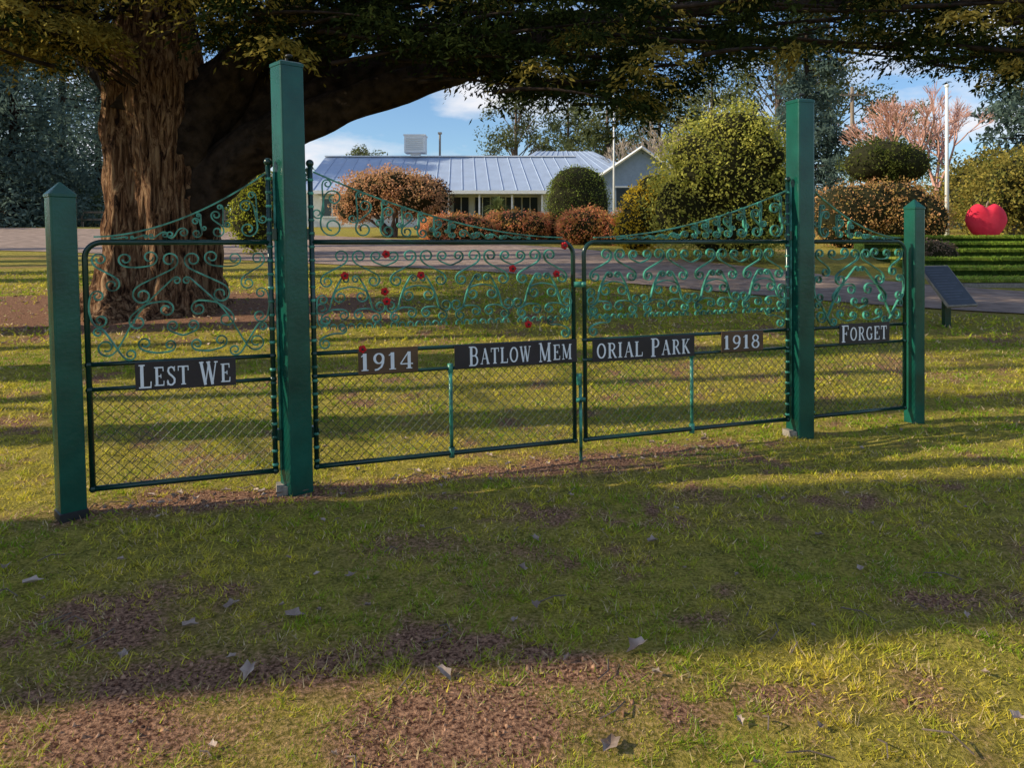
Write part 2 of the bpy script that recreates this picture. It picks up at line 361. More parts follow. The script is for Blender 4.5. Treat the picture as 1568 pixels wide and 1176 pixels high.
LET={
'L':(.66,stem(.16)+[([(.16,.035),(.6,.035)],.07),([(.6,.0),(.62,.28)],.06)]),
'E':(.66,stem(.16)+[([(.16,.965),(.56,.965)],.07),([(.56,1),(.57,.76)],.06),([(.16,.51),(.42,.51)],.06),([(.42,.62),(.42,.4)],.05),([(.16,.035),(.58,.035)],.07),([(.59,0),(.61,.26)],.06)]),
'F':(.62,stem(.16)+[([(.16,.965),(.56,.965)],.07),([(.56,1),(.57,.74)],.06),([(.16,.51),(.42,.51)],.06),([(.42,.62),(.42,.4)],.05)]),
'S':(.6,[([(.5,.78),(.44,.92),(.29,.97),(.14,.91),(.1,.76),(.17,.62),(.38,.46),(.5,.33),(.49,.15),(.35,.03),(.2,.03),(.08,.1),(.06,.24)],.12),([(.52,1.),(.5,.72)],.05),([(.05,.0),(.06,.3)],.05)]),
'T':(.7,stem(.34,0,1)+[([(.02,.965),(.66,.965)],.07),([(.02,1),(.02,.74)],.055),([(.66,1),(.66,.74)],.055)]),
'W':(1.02,[([(.1,1),(.32,0)],.15),([(.32,0),(.5,.95)],.06),([(.48,1),(.7,0)],.15),([(.7,0),(.9,1)],.06),([(0,.97),(.24,.97)],.055),([(.38,.97),(.6,.97)],.055),([(.8,.97),(1.,.97)],.055)]),
'1':(.42,stem(.2,0,1)+[([(.04,.82),(.2,.97)],.06)]),
'9':(.6,[(arc(.3,.68,.2,.28,0,360,24),.11),([(.5,.68),(.49,.42),(.4,.18),(.24,.05),(.1,.02)],.1)]),
'8':(.58,[(arc(.29,.75,.17,.21,0,360,20),.1),(arc(.29,.27,.21,.25,0,360,24),.11)]),
'4':(.64,[([(.42,1),(.03,.3)],.06),([(.03,.29),(.62,.29)],.07),([(.44,0),(.44,1)],.15),([(.3,.03),(.58,.03)],.055)]),
'B':(.66,stem(.16)+bt+[([(.16,.53),(.36,.52)]+arc(.36,.28,.22,.245,90,-90)+[(.16,.04)],.1)]),
'P':(.62,stem(.16)+bt),
'R':(.72,stem(.16)+bt+[([(.34,.52),(.62,.02)],.13),([(.55,.03),(.74,.03)],.055)]),
'A':(.78,[([(.1,0),(.4,1)],.06),([(.38,1),(.66,0)],.16),([(.2,.35),(.54,.35)],.055),([(0,.03),(.22,.03)],.055),([(.53,.03),(.8,.03)],.055)]),
'O':(.78,[(arc(.39,.5,.3,.45,0,360,28),.125)]),
'G':(.76,[(arc(.39,.5,.3,.45,50,330,24),.125),([(.62,.45),(.62,.06)],.13),([(.48,.44),(.74,.44)],.05),([(.58,.98),(.6,.7)],.05)]),
'M':(.95,[([(.14,0),(.14,1)],.06),([(.14,1),(.46,.08)],.14),([(.46,.08),(.76,1)],.06),([(.77,0),(.77,1)],.16),([(.02,.97),(.2,.97)],.055),([(.7,.97),(.92,.97)],.055),([(.03,.03),(.26,.03)],.055),([(.62,.03),(.92,.03)],.055)]),
'I':(.36,stem(.17)),
'K':(.72,stem(.16)+[([(.18,.4),(.58,.97)],.06),([(.3,.55),(.64,.02)],.14),([(.46,.97),(.7,.97)],.05),([(.52,.03),(.74,.03)],.05)]),
' ':(.42,[])}
def sign(par,text,s0,s1,z0,z1,big='',plate=M_plate,name="sign",lm=0.):
    n0=.022
    mb=MB(); v=[]
    for n in(n0,n0+.006):
        v+=[G(s0,z0,n),G(s1,z0,n),G(s1,z1,n),G(s0,z1,n)]
    mb.add(v,[(3,2,1,0),(4,5,6,7),(0,1,5,4),(1,2,6,5),(2,3,7,6),(3,0,4,7)]); mb.obj(name+"_plate",plate,par)
    H=(z1-z0); hb=H*.84; hs=H*.68
    wid=0; gaps=.13; s0+=lm
    for i,ch in enumerate(text):
        wid+=(LET[ch][0]+gaps)*(hb if i in big else hs)
    k=(s1-s0)*.93/wid; k=min(k,1.3); x=(s0+s1)/2-wid*k/2; mb=MB(); cc=0
    for i,ch in enumerate(text):
        W,st=LET[ch]; h=hb if i in big else hs
        for pts,w in st:
            P=np.array(pts,float); cc+=1
            if len(P)==2: P=np.stack([P[0],(P[0]+P[1])/2,P[1]])
            T=np.gradient(P,axis=0); T/=np.linalg.norm(T,axis=1)[:,None]+1e-9; Nn=np.stack([-T[:,1],T[:,0]],-1)
            if len(pts)>6: ww=w*(.62+.5*np.abs(T[:,1]))
            else: ww=np.full(len(P),w)
            nn=n0+.008+.0004*(cc%8); v=[];f=[]
            zb=z0+(H-hb)/2+(0 if i in big else (hb-hs)*.35)
            for p,q,w2 in zip(P,Nn,ww):
                for sg in(-1,1): v.append(G(x+(p[0]+q[0]*w2/2*sg)*h*k,zb+(p[1]+q[1]*w2/2*sg)*h,nn))
            for j in range(len(P)-1): f.append((j*2,j*2+2,j*2+3,j*2+1))
            mb.add(v,f)
        x+=(W+gaps)*h*k
    mb.obj(name+"_lettering",M_white,par)
def square_post(name,s,h,side,ang,pyr,sleeve):
    e=empty(name); x0,y0,_=G(s,0); x1,y1,_=G(s,h); a=math.radians(ang); hb=side/2; r=.012
    prof=[]
    for cx,cy in((-1,-1),(1,-1),(1,1),(-1,1)):
        prof+=[(cx*(hb-r),cy*hb),(cx*(hb-r*.3),cy*(hb-r*.3)),(cx*hb,cy*(hb-r))]
    prof.sort(key=lambda p:math.atan2(p[1],p[0]))
    def ring(z,sc=1.):
        t=z/h; cx=x0+(x1-x0)*t; cy=y0+(y1-y0)*t
        return [(cx+(px*math.cos(a)-py*math.sin(a))*sc,cy+(px*math.sin(a)+py*math.cos(a))*sc,z) for px,py in prof]
    mb=MB(); K=len(prof)
    if pyr: lv=[(-.15,1),(h-.09,1),(h-.085,1.07),(h-.07,1.07),(h-.0,.06)]
    else: lv=[(-.15,1),(h-.03,1),(h-.028,1.05),(h-.008,1.05),(h,.9)]
    v=[];f=[]
    for z,sc in lv: v+=ring(z,sc)
    for i in range(len(lv)-1):
        for k in range(K): f.append((i*K+k,i*K+(k+1)%K,(i+1)*K+(k+1)%K,(i+1)*K+k))
    f.append(tuple((len(lv)-1)*K+k for k in range(K)))
    mb.add(v,f); mb.obj("post_body",M_paint,e)
    if sleeve=='black':
        mb=MB(); v=ring(-.1,1.13)+ring(.05,1.1)+ring(.055,1.0); f=[]
        for i in range(2):
            for k in range(K): f.append((i*K+k,i*K+(k+1)%K,(i+1)*K+(k+1)%K,(i+1)*K+k))
        mb.add(v,f); mb.obj("rubber_sleeve",M_black,e)
    elif sleeve=='c':
        mb=MB(); cx,cy,_=G(s-.085,0,-.0); mb.box((cx,cy,.0),(.08,.12,.13),math.radians(20)); mb.obj("concrete_footing",M_conc,e)
    if not pyr:
        mb=MB(); mb.tube([(x1,y1,h-.01),(x1,y1,h+.03)],.01,8); mb.ball((x1+.015,y1,h+.045),.018,sc=(1.4,1,.7)); mb.obj("top_bolt",M_black,e)
    return e
square_post("gate_post",-1.247,1.93,.135,44,True,'black')
square_post("gate_post",0,2.71,.155,42,False,'c')
square_post("gate_post",3.924,2.73,.158,20,False,'c')
square_post("gate_post",5.147,1.95,.12,20,True,'')
def hinge(mb,s,z): 
    mb.tube([G(s,z-.035,.0),G(s,z+.035,.0)],.024,8); mb.box(G(s,z,0),(.10,.02,.03),math.radians(20))
def leaf_frame(par,s0,s1,rs):
    mb=MB(); R=.0165
    P=roundframe(s0,s1,rs); mb.tube([G(*p) for p in P],R,10)
    a=s0 if rs=='R' else s1; mb.tube([G(a,ZB),G(a,ZT+.48)],R,10); mb.ball(G(a,ZT+.5),.026)
    mb.tube([G(s0,ZB),G(s1,ZB)],R*1.05,10); mb.tube([G(s0,ZL),G(s1,ZL)],R*.75,10); mb.tube([G(s0,ZU),G(s1,ZU)],R*.85,10)
    for z in(ZB,ZL,ZU):
        for s in(s0,s1): mb.ball(G(s,z),.022,8,6)
    mb.obj("tubular_frame",M_frame,par,True)
    mb=MB(); z=ZB+.04
    sgn=1 if rs=='L' else -1
    while z<ZT+.46:
        mb.ball(G(a,z),.0215,8,4,(1,1,.75)); z+=.085
    mb.tube([G(a+sgn*.034,ZB),G(a+sgn*.034,ZT+.44)],.009,6)
    mb.obj("stile_beads",M_scroll,par,True)
    mb=MB(); hinge(mb,a+sgn*.03,ZT+.05); hinge(mb,a+sgn*.03,.38); mb.obj("hinges",M_frame,par)
    mb=MB(); chain(mb,s0+.01,s1-.01,ZB,ZL); mb.obj("chain_wire_mesh",M_wire,par)
gate=empty("ornamental_memorial_gate")
for s0,s1,rs,pk in((.125,1.925,'R',1.012),(2.01,3.80,'L',2.905)):
    leaf_frame(gate,s0,s1,rs)
    mb=MB(); scrollfield(mb,s0+.015,s1-.015)
    if rs=='R': crest(mb,s0+.02,s1-.08)
    else: crest(mb,s1-.02,s0+.08,1.98)
    mb.obj("scrollwork",M_scroll,gate)
    mb=MB(); mb.tube([G(pk,ZB),G(pk,ZL)],.013,8); mb.tube([G(pk,ZL-.03),G(pk,ZL+.03)],.02,8); mb.tube([G(pk,ZB-.03),G(pk,ZB+.04)],.021,8); mb.obj("brace_tube",M_scroll,gate,True)
mb=MB(); mb.tube([G(1.968,.0,.01),G(1.968,.62,.01)],.012,8); mb.tube([G(1.95,.56,.03),G(1.95,.64,.03)],.02,8); mb.box(G(1.965,.45,.02),(.07,.02,.03),.35)
mb.box(G(1.965,1.28,.02),(.09,.022,.04),.35); mb.ball(G(1.99,1.28,.035),.02); mb.obj("drop_bolt_latch",M_scroll,gate,True)
sign(gate,"1914",.395,.785,.728,.893,big=(),plate=M_plate2,name="year_1914_sign")
sign(gate,"BATLOW MEM",1.035,1.935,.727,.887,big=(0,7),name="batlow_mem_sign",lm=.07)
sign(gate,"ORIAL PARK",2.06,2.912,.716,.88,big=(6,),name="orial_park_sign")
sign(gate,"1918",3.156,3.542,.73,.887,big=(),plate=M_plate2,name="year_1918_sign")
for s0,s1,rs,txt,sg in((-1.135,-.125,'L',"LEST WE",(-.893,-.342,.712,.878)),(4.05,5.035,'R',"FORGET",(4.304,4.838,.738,.905))):
    p=empty("ornamental_fence_panel"); leaf_frame(p,s0,s1,rs)
    mb=MB(); sidefield(mb,s0+.01,s1-.01)
    if rs=='L': crest(mb,s1-.02,s0+.05,2.0)
    else: crest(mb,s0+.02,s1-.05,1.98)
    mb.obj("scrollwork",M_scroll,p)
    sign(p,txt,*sg,big=(0,5) if rs=='L' else (0,),name=txt.lower().replace(' ','_')+"_sign")
def s_of(px): r=(px-784)/1150; return (1.356+4.74*r)/(.94-.342*r)
pop=empty("knitted_poppies"); 
for px,py in((590,389),(643,421),(527,422),(588,446),(591,461),(783,411),(862,376),(850,419),(554,534),(807,496)):
    s=s_of(px); yy=4.74+.342*s; z=1.6-(py-367)*yy/1150; s-=z*min(0,-.024+.0065*s)
    mb=MB()
    for k in range(5):
        a=k*1.2566+px; mb.ball(G(s+.014*math.cos(a),z+.014*math.sin(a),.024),.014,8,5,(1,.7,1))
    mb.obj("petals",M_red,pop,True); mb=MB(); mb.ball(G(s,z,.036),.008,8,5); mb.obj("centre",M_black,pop)
# ---------------------------------------------------------------- foliage
def leaves(cent,rad,per,size,cA,cB,flat=.8,asp=.45,droop=0.,colvar=.3):
    cent=np.asarray(cent,float); n=len(cent); rad=np.broadcast_to(np.asarray(rad,float),(n,))
    R=np.repeat(np.stack([rad,rad,rad*flat],-1),per,0)
    Cc=np.repeat(cent,per,0); m=len(Cc)
    d=rng.normal(size=(m,3)); d/=np.linalg.norm(d,axis=1)[:,None]
    rr=rng.random(m)**(1/2.2)
    p=Cc+d*rr[:,None]*R
    a=rng.normal(size=(m,3)); a[:,2]-=droop; a/=np.linalg.norm(a,axis=1)[:,None]
    b=np.cross(a,rng.normal(size=(m,3))); b/=np.linalg.norm(b,axis=1)[:,None]
    s=(size*rng.uniform(.5,1.3,m))[:,None]
    V=np.stack([p-a*s/2,p+b*s*asp/2,p+a*s/2,p-b*s*asp/2],1).reshape(-1,3)
    t=np.clip(np.repeat(rng.random(n),per)*.6+rng.random(m)*.5-.05,0,1)[:,None]
    c=np.array(cA)*(1-t)+np.array(cB)*t; c=c*rng.uniform(1-colvar,1+colvar,(m,1))
    return V,np.repeat(c,4,0)
def fol(name,par,*parts):
    return bigmesh(name,np.concatenate([p[0] for p in parts]),4,M_leaf,par,col=np.concatenate([p[1] for p in parts]))
def bez(p0,p1,p2,n=8): 
    p0,p1,p2=map(Vector,(p0,p1,p2)); return [p0*(1-t)**2+p1*2*t*(1-t)+p2*t*t for t in [i/(n-1) for i in range(n)]]
# ---------------------------------------------------------------- main tree
tr=empty("old_cypress_tree"); tx,ty=TREE; tz=Z(tx,ty)
def flute(i,an):
    return 1+.09*math.sin(an*5+.6*i*.25)+.07*math.sin(an*9+1.3+i*.13)+.05*math.sin(an*17+i*.3)+.035*math.sin(an*29-i*.5)+.02*math.sin(an*3+i*1.1)
mb=MB()
hs=[-.2,0,.12,.3,.6,1,1.5,2,2.6,3.2,3.8,4.4,5,6,7.5,9]
rs=[1.46,1.33,1.17,1.04,.94,.88,.85,.84,.86,.87,.82,.7,.6,.5,.36,.2]
hh=[];rr=[]
for k in range(len(hs)-1):
    for t in(0,.25,.5,.75): hh.append(hs[k]+(hs[k+1]-hs[k])*t); rr.append(rs[k]+(rs[k+1]-rs[k])*t)
mb.tube([(tx+.12*math.sin(h*.7),ty,tz+h) for h in hh],rr,96,True,flute)
mb.obj("trunk",M_bigbark,tr,True)
mb=MB()
def P13(px,py,y=13.): return ((px-784)/1150*y,y,1.6+(367-py)/1150*y)
main=[P13(285,330),P13(330,272,12.9),P13(400,218,12.7),P13(520,165,12.5),P13(650,122,12.3),P13(760,84,12.2),P13(870,50,12),P13(1050,15,12),P13(1260,5,12),P13(1480,-10,12.3)]
def smooth(P,n=8):
    P=np.array(P); out=[]
    m=len(P); Q=np.vstack([2*P[0]-P[1],P,2*P[-1]-P[-2]])
    for i in range(1,m):
        p0,p1,p2,p3=Q[i-1],Q[i],Q[i+1],Q[i+2]
        for t in np.linspace(0,1,n,endpoint=False): out.append(.5*((2*p1)+(-p0+p2)*t+(2*p0-5*p1+4*p2-p3)*t*t+(-p0+3*p1-3*p2+p3)*t**3))
    out.append(P[-1]); return [tuple(o) for o in out]
def limb(P,r0,r1,seg=20,pw=1.):
    Q=smooth(P); n=len(Q); ph=random.uniform(0,6); mb.tube(Q,[r0+(r1-r0)*(i/(n-1))**pw for i in range(n)],seg,True,lambda i,an:1+.10*math.sin(an*4+i*.35+ph)+.07*math.sin(an*7+i*.6)+.06*math.sin(i*.9+an*2))
limb(main,.60,.05,24,.55)
limb([P13(270,300,13.2),P13(350,200,13.4),P13(460,110,13.6),P13(560,10,14),P13(680,-120,14.5)],.7,.2)
limb([P13(260,260,12.9),P13(330,150,12.9),P13(400,60,12.9),P13(500,-60,12.6)],.6,.2)
limb([P13(240,260,13),P13(190,130,12.8),P13(130,40,12.8),P13(60,-60,12.5)],.45,.12)
limb([P13(230,180,13),P13(250,60,13),P13(260,-100,13)],.7,.3)
limb([P13(400,222,12.6),P13(520,130,13),P13(700,60,14),P13(900,20,15)],.35,.1)
limb([P13(480,180,12.8),P13(640,100,14),P13(820,70,16),P13(1100,60,17.5),P13(1400,75,18)],.25,.05)
limb([P13(200,150,13.5),P13(120,70,15),P13(30,20,17)],.35,.1)
envx=[-300,0,100,160,210,300,400,480,600,680,740,800,850,900,960,1010,1060,1120,1200,1300,1400,1470,1568,1900]
envy=[85,105,130,100,80,125,110,105,110,110,145,165,180,170,195,210,175,125,110,100,135,125,145,125]
NC=1800
Yc=np.where(rng.random(NC)<.45,rng.uniform(9.5,12.6,NC),rng.uniform(12.6,18.5,NC)); PX=rng.uniform(-220,1800,NC)
up=rng.random(NC)**1.2*300; up=np.where(Yc<12.6,up*.75,up)
low=np.interp(PX,envx,envy)-rng.random(NC)*15+rng.normal(0,8,NC)
den=np.where(PX>1060,.8,1.)
ok=(rng.random(NC)<den)&(vn(PX/70,Yc*.8,1.)>.20)
ok&=~((PX>165)&(PX<340)&(up<70)&(Yc<14.3))
Yc,PX,low,up=Yc[ok],PX[ok],low[ok],up[ok]
cx=(PX-784)/1150*Yc; cz=1.6+(367-(low-up-30))/1150*Yc
cent=np.stack([cx,Yc,cz],-1)
for c in cent[rng.random(len(cent))<.4]:
    d=Vector((tx-c[0],(ty-c[1])*.5,rng.uniform(-.2,.5)*3)).normalized(); L_=rng.uniform(.8,2.2)
    e=Vector(c)+d*L_; mid=(Vector(c)+e)/2+Vector((0,0,rng.uniform(-.1,.25)))
    mb.tube(bez(e,mid,c,5),[.035,.03,.022,.016,.008],5,False)
mb.obj("limbs",M_bark,tr,True)
def fronds(cent,nf,seglen,per,size,cA,cB):
    n=len(cent); C0=np.repeat(cent,nf,0); m=len(C0)
    a=rng.uniform(0,6.28,m); h=np.stack([np.cos(a),np.sin(a),np.zeros(m)],-1); ln=rng.uniform(.35,1,m)*seglen
    T=np.tile(np.linspace(.1,1,per),m); H=np.repeat(h,per,0); LN=np.repeat(ln,per); C=np.repeat(C0,per,0)
    P=C+H*(LN*T)[:,None]; P[:,2]+=LN*(.35*T-.95*T**2)+rng.normal(0,.045,len(P)); P[:,:2]+=rng.normal(0,.045,(len(P),2))
    a_=H*.8+rng.normal(size=P.shape)*.5; a_[:,2]-=.6*T; a_/=np.linalg.norm(a_,axis=1)[:,None]
    b=np.cross(a_,rng.normal(size=P.shape)); b/=np.linalg.norm(b,axis=1)[:,None]
    s=(size*rng.uniform(.5,1.3,len(P)))[:,None]
    V=np.stack([P-a_*s/2,P+b*s*.17,P+a_*s/2,P-b*s*.17],1).reshape(-1,3)
    t=np.clip(np.repeat(rng.random(n),nf*per)*.6+rng.random(len(P))*.5-.05,0,1)[:,None]
    c=np.array(cA)*(1-t)+np.array(cB)*t; return V,np.repeat(c*rng.uniform(.6,1.3,(len(c),1)),4,0)
rl=rng.random(len(Yc))
near=(Yc<12.6)&(((PX<170)&(rl<.75))|((PX>170)&(PX<460)&(rl<.25))|((PX>720)&(PX<1060)&(rl<.28))|((PX>1060)&(rl<.25))|(rl<.05))  # chosen clumps get bright olive leaf colour, painting them as sunlit sprays
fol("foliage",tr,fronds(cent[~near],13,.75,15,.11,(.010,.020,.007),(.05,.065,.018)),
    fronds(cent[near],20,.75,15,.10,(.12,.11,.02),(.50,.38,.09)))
# ---------------------------------------------------------------- generic trees / shrubs
def tree(name,x,y,h,r,clumps,cA,cB,leaf=.2,per=150,rad=(.8,1.5),bark=M_barkg,lean=0,low=.35,flat=.7,asp=.4):
    e=empty(name); z=Z(x,y); mb=MB()
    pts=[(x+lean*t*t,y,z-.2+h*t) for t in np.linspace(0,1,8)]; mb.tube(pts,[r*(1-.85*t) for t in np.linspace(0,1,8)],9)
    cs=[]
    for (dx,dy,dz,rx,ry,rz,n) in clumps:
        d=rng.normal(size=(n,3)); d/=np.linalg.norm(d,axis=1)[:,None]; q=rng.random((n,1))**(.45)
        c=np.array([x+dx,y+dy,z+dz])+d*q*np.array([rx,ry,rz]); cs.append(c)
        for cc in c[::2]:
            t=min(.95,max(low,(cc[2]-z)/h-.18)); b0=(x+lean*t*t,y,z-.2+h*t); mid=((b0[0]+cc[0])/2,(b0[1]+cc[1])/2,(b0[2]+cc[2])/2+.3)
            mb.tube(bez(b0,mid,tuple(cc),4),[r*.28*(1.1-t),r*.2*(1.1-t),r*.12,.015],4,False)
    mb.obj("trunk_and_limbs",bark,e,True)
    cs=np.concatenate(cs)
    fol("foliage",e,leaves(cs,rng.uniform(*rad,len(cs)),per,leaf,cA,cB,flat=flat,asp=asp))
    return e
def conifer(name,x,y,h,w,cA,cB,leaf=.42,per=80,n=170,bare=.0,r=None):
    e=empty(name); z=Z(x,y); mb=MB(); r=r or h*.016
    mb.tube([(x,y,z-.2),(x,y,z+h*.5),(x,y,z+h)],[r,r*.6,.03],9); cs=[];rd=[]
    for i in range(n):
        t=bare+(1-bare)*(i/n)**1.35; a=rng.uniform(0,6.28); rr=w*(1-t)**.75*rng.uniform(.25,1)+.1
        c=(x+rr*math.cos(a),y+rr*math.sin(a),z+h*t+.5-rr*.12); cs.append(c); rd.append(.35+w*.25*(1-t*.7))
        if i%2==0: mb.tube([(x,y,z+h*t+.1),c],[r*.25*(1-t)+.02,.012],4,False)
    mb.obj("trunk_and_limbs",M_bark,e,True); fol("foliage",e,leaves(cs,rd,per,leaf,cA,cB,flat=.55,asp=.35,droop=.2)); return e
def shrub(name,x,y,lobes,cA,cB,n=7000,leaf=.09,zoff=0,stems=False,core=.86,lump=.12):
    e=empty(name); z=Z(x,y)+zoff; parts=[]; mb=MB(); vol=sum(l[3]*l[5] for l in lobes)
    for (dx,dy,cz,rx,ry,rz) in lobes:
        m=int(n*rx*rz/vol/12)
        d=rng.normal(size=(m,3)); d/=np.linalg.norm(d,axis=1)[:,None]
        k=1+lump*(rng.random((m,1))-.5)*2-.10
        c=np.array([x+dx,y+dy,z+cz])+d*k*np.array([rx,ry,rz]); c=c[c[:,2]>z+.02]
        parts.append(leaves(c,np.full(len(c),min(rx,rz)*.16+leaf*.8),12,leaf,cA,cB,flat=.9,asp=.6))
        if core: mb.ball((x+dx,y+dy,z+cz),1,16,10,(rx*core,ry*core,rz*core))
    if core: mb.obj("dark_core",M_darkcore,e,True)  # solid dark filler added behind the leaves, reads as shaded inside
    if stems:
        mb=MB()
        for k in range(9):
            a=rng.uniform(0,6.28); l=random.choice(lobes); mb.tube(bez((x+.15*math.cos(a),y+.15*math.sin(a),z-.1-zoff),(x+.3*math.cos(a),y,z+.5),(x+l[0]+l[3]*.6*math.cos(a),y+.5*math.sin(a),z+l[2]+.1),6),[.09,.07,.06,.05,.035,.02],6,False)
        mb.obj("stems",M_barkg,e,True)
    fol("foliage",e,*parts); return e
def XY(px,y): return (px-784)/1150*y
RB=(.98,.32,.20)
for px,y,wpx,hz in((705,29,58,1.05),(790,30,56,1.15),(898,29,44,1.25),(955,28.5,38,1.15),(672,31,30,.9),(845,31,30,1.)):
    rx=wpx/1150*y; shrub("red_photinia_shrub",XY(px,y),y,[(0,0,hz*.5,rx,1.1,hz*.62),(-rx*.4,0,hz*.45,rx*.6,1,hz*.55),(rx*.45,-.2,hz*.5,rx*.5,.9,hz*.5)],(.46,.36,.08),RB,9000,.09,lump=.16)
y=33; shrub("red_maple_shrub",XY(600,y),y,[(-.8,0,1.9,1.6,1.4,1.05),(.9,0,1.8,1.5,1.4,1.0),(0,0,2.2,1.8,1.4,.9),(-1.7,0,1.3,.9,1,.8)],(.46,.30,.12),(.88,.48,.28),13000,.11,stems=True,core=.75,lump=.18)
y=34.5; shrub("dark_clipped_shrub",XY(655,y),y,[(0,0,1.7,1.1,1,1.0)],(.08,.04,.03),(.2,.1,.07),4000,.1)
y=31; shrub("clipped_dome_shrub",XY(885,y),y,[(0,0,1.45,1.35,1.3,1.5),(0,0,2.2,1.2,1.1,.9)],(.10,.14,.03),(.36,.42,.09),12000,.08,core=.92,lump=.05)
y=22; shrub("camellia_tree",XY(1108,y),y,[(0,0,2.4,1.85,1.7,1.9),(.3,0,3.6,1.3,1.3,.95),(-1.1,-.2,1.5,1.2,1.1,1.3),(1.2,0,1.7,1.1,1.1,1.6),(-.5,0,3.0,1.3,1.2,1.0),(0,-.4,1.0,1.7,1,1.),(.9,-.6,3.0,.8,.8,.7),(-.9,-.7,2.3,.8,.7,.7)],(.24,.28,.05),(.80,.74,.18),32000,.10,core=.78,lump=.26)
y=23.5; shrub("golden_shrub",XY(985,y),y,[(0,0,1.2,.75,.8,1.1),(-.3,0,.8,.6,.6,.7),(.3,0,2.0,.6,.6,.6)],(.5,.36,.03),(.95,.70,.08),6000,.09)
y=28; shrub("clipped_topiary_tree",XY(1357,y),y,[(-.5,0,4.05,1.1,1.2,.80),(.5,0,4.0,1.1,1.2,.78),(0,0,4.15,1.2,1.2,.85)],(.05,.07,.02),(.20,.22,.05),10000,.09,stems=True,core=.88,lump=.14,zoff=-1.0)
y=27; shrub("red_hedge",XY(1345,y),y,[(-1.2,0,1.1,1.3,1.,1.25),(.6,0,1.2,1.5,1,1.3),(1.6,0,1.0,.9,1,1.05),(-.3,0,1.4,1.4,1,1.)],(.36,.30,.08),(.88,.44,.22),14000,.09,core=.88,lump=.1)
y=20; shrub("dry_garden_shrub",XY(1432,y),y,[(0,0,.35,.45,.4,.4),(.3,0,.3,.3,.3,.3)],(.14,.1,.08),(.34,.24,.18),2500,.07)
y=24; shrub("green_shrub",XY(388,y),y,[(0,0,1.3,.75,.8,1.3),(.3,0,2.,.6,.7,.7)],(.2,.26,.03),(.65,.62,.08),6000,.09)
e=empty("cordyline_plant"); x,y=XY(762,32),32.; z=Z(x,y)
mb=MB(); mb.tube([(x,y,z),(x,y,z+1.2)],.09,7); mb.obj("stem",M_barkg,e)
V=[]
for k in range(130):
    a=rng.uniform(0,6.28); el=rng.uniform(-.2,1.4); d=np.array([math.cos(a)*math.cos(el),math.sin(a)*math.cos(el),math.sin(el)]); p=np.array([x,y,z+1.25]); t=np.cross(d,[0,0,1.]); t=t/np.linalg.norm(t)*.03
    q=p+d*.45; r_=p+d*.85-np.array([0,0,.25]); V+=[p-t,p+t,q+t,q-t, q-t,q+t,r_+t*.1,r_-t*.1]
bigmesh("leaves",np.array(V),4,M_leaf,e,col=np.tile([.2,.24,.09],(len(V),1)))
EA,EB=(.05,.07,.03),(.24,.26,.11)
for px,y,h,wd in((790,78,16,3.8),(870,82,15,4.2),(560,95,11,2.8),(1010,70,13,4.),(1090,66,15,4.5),(1190,60,17,4.2),(1270,64,18,4.2),(700,120,8,4),(1370,75,13,4),(1640,60,17,4),(930,64,12,3.5)):
    x=XY(px,y); tree("eucalyptus_tree",x,y,h,.38,[(0,0,h*.80,wd,wd,h*.2,26),(wd*.5,0,h*.6,wd*.8,wd*.7,h*.16,14),(-wd*.6,0,h*.62,wd*.7,wd*.7,h*.15,14)],EA,EB,.36,95,(.8,1.5))
for px,y,h,wd in((20,46,19,5.),(95,52,21,5.4),(150,60,20,5),(-60,44,18,5),(60,70,24,6.5),(-20,62,22,6),(1235,48,17,3.2),(1590,40,15,4)):
    conifer("pine_tree",XY(px,y),y,h,wd,(.04,.07,.065),(.18,.25,.21))  # leaf colours lightened to paint distance haze on the pines
for px,y,r_ in((1500,36,1.7),(1545,33,1.5),(1585,33,2.2),(1480,44,2.2)):
    shrub("yellow_lit_shrub",XY(px,y),y,[(0,0,2.4,r_,r_,1.3),(.7,0,3.0,r_*.7,r_*.7,.9),(-.6,0,1.5,r_,r_,1.4)],(.12,.15,.04),(.50,.38,.09),7000,.16,core=.6,lump=.4,stems=True)  # gold end of the leaf colour paints yellow sunlight on these bushes
e=empty("distant_tree_belt"); n=520; X_=rng.uniform(-105,95,n); Y_=rng.uniform(95,112,n); hgt=3+5.5*fbm(X_,Y_*0,.06)+rng.normal(0,.6,n)+np.where(X_<-40,5,0); Zc=2.3+hgt*rng.random(n)**.7
fol("foliage",e,leaves(np.stack([X_,Y_,Zc],-1),2.0,60,.9,(.05,.08,.06),(.16,.19,.12)))
n=60; mb=MB()
for k in range(n): xx=rng.uniform(-95,95); yy=rng.uniform(95,110); mb.tube([(xx,yy,2),(xx,yy,8)],[.3,.1],5)
mb.obj("trunks",M_bark,e)
e=empty("understorey_thicket"); n=150; X_=rng.uniform(-62,-20,n); Y_=rng.uniform(50,62,n)
fol("foliage",e,leaves(np.stack([X_,Y_,2.2+rng.random(n)*2.6],-1),1.4,90,.4,(.03,.05,.03),(.13,.17,.09)))
def bare(name,x,y,h,color,depth=6,seed=1):
    e=empty(name); z=Z(x,y); mb=MB(); R=random.Random(seed)
    def br(p,d,l,r,k):
        q=p+d*l; mb.tube([p,(p+q)/2+Vector((R.uniform(-.05,.05),R.uniform(-.05,.05),0))*l,q],[r,r*.85,r*.7],5 if k>2 else 3,False)
        if k==0:return
        for _ in range(3 if k>1 else 4):
            nd=(d+Vector((R.uniform(-1,1),R.uniform(-1,1),R.uniform(-.25,.7)))*.62).normalized(); br(q,nd,l*R.uniform(.62,.85),r*.62,k-1)
    br(Vector((x,y,z-.1)),Vector((0,0,1)),h*.24,h*.022,depth); mb.obj("trunk_and_twigs",color,e); return e
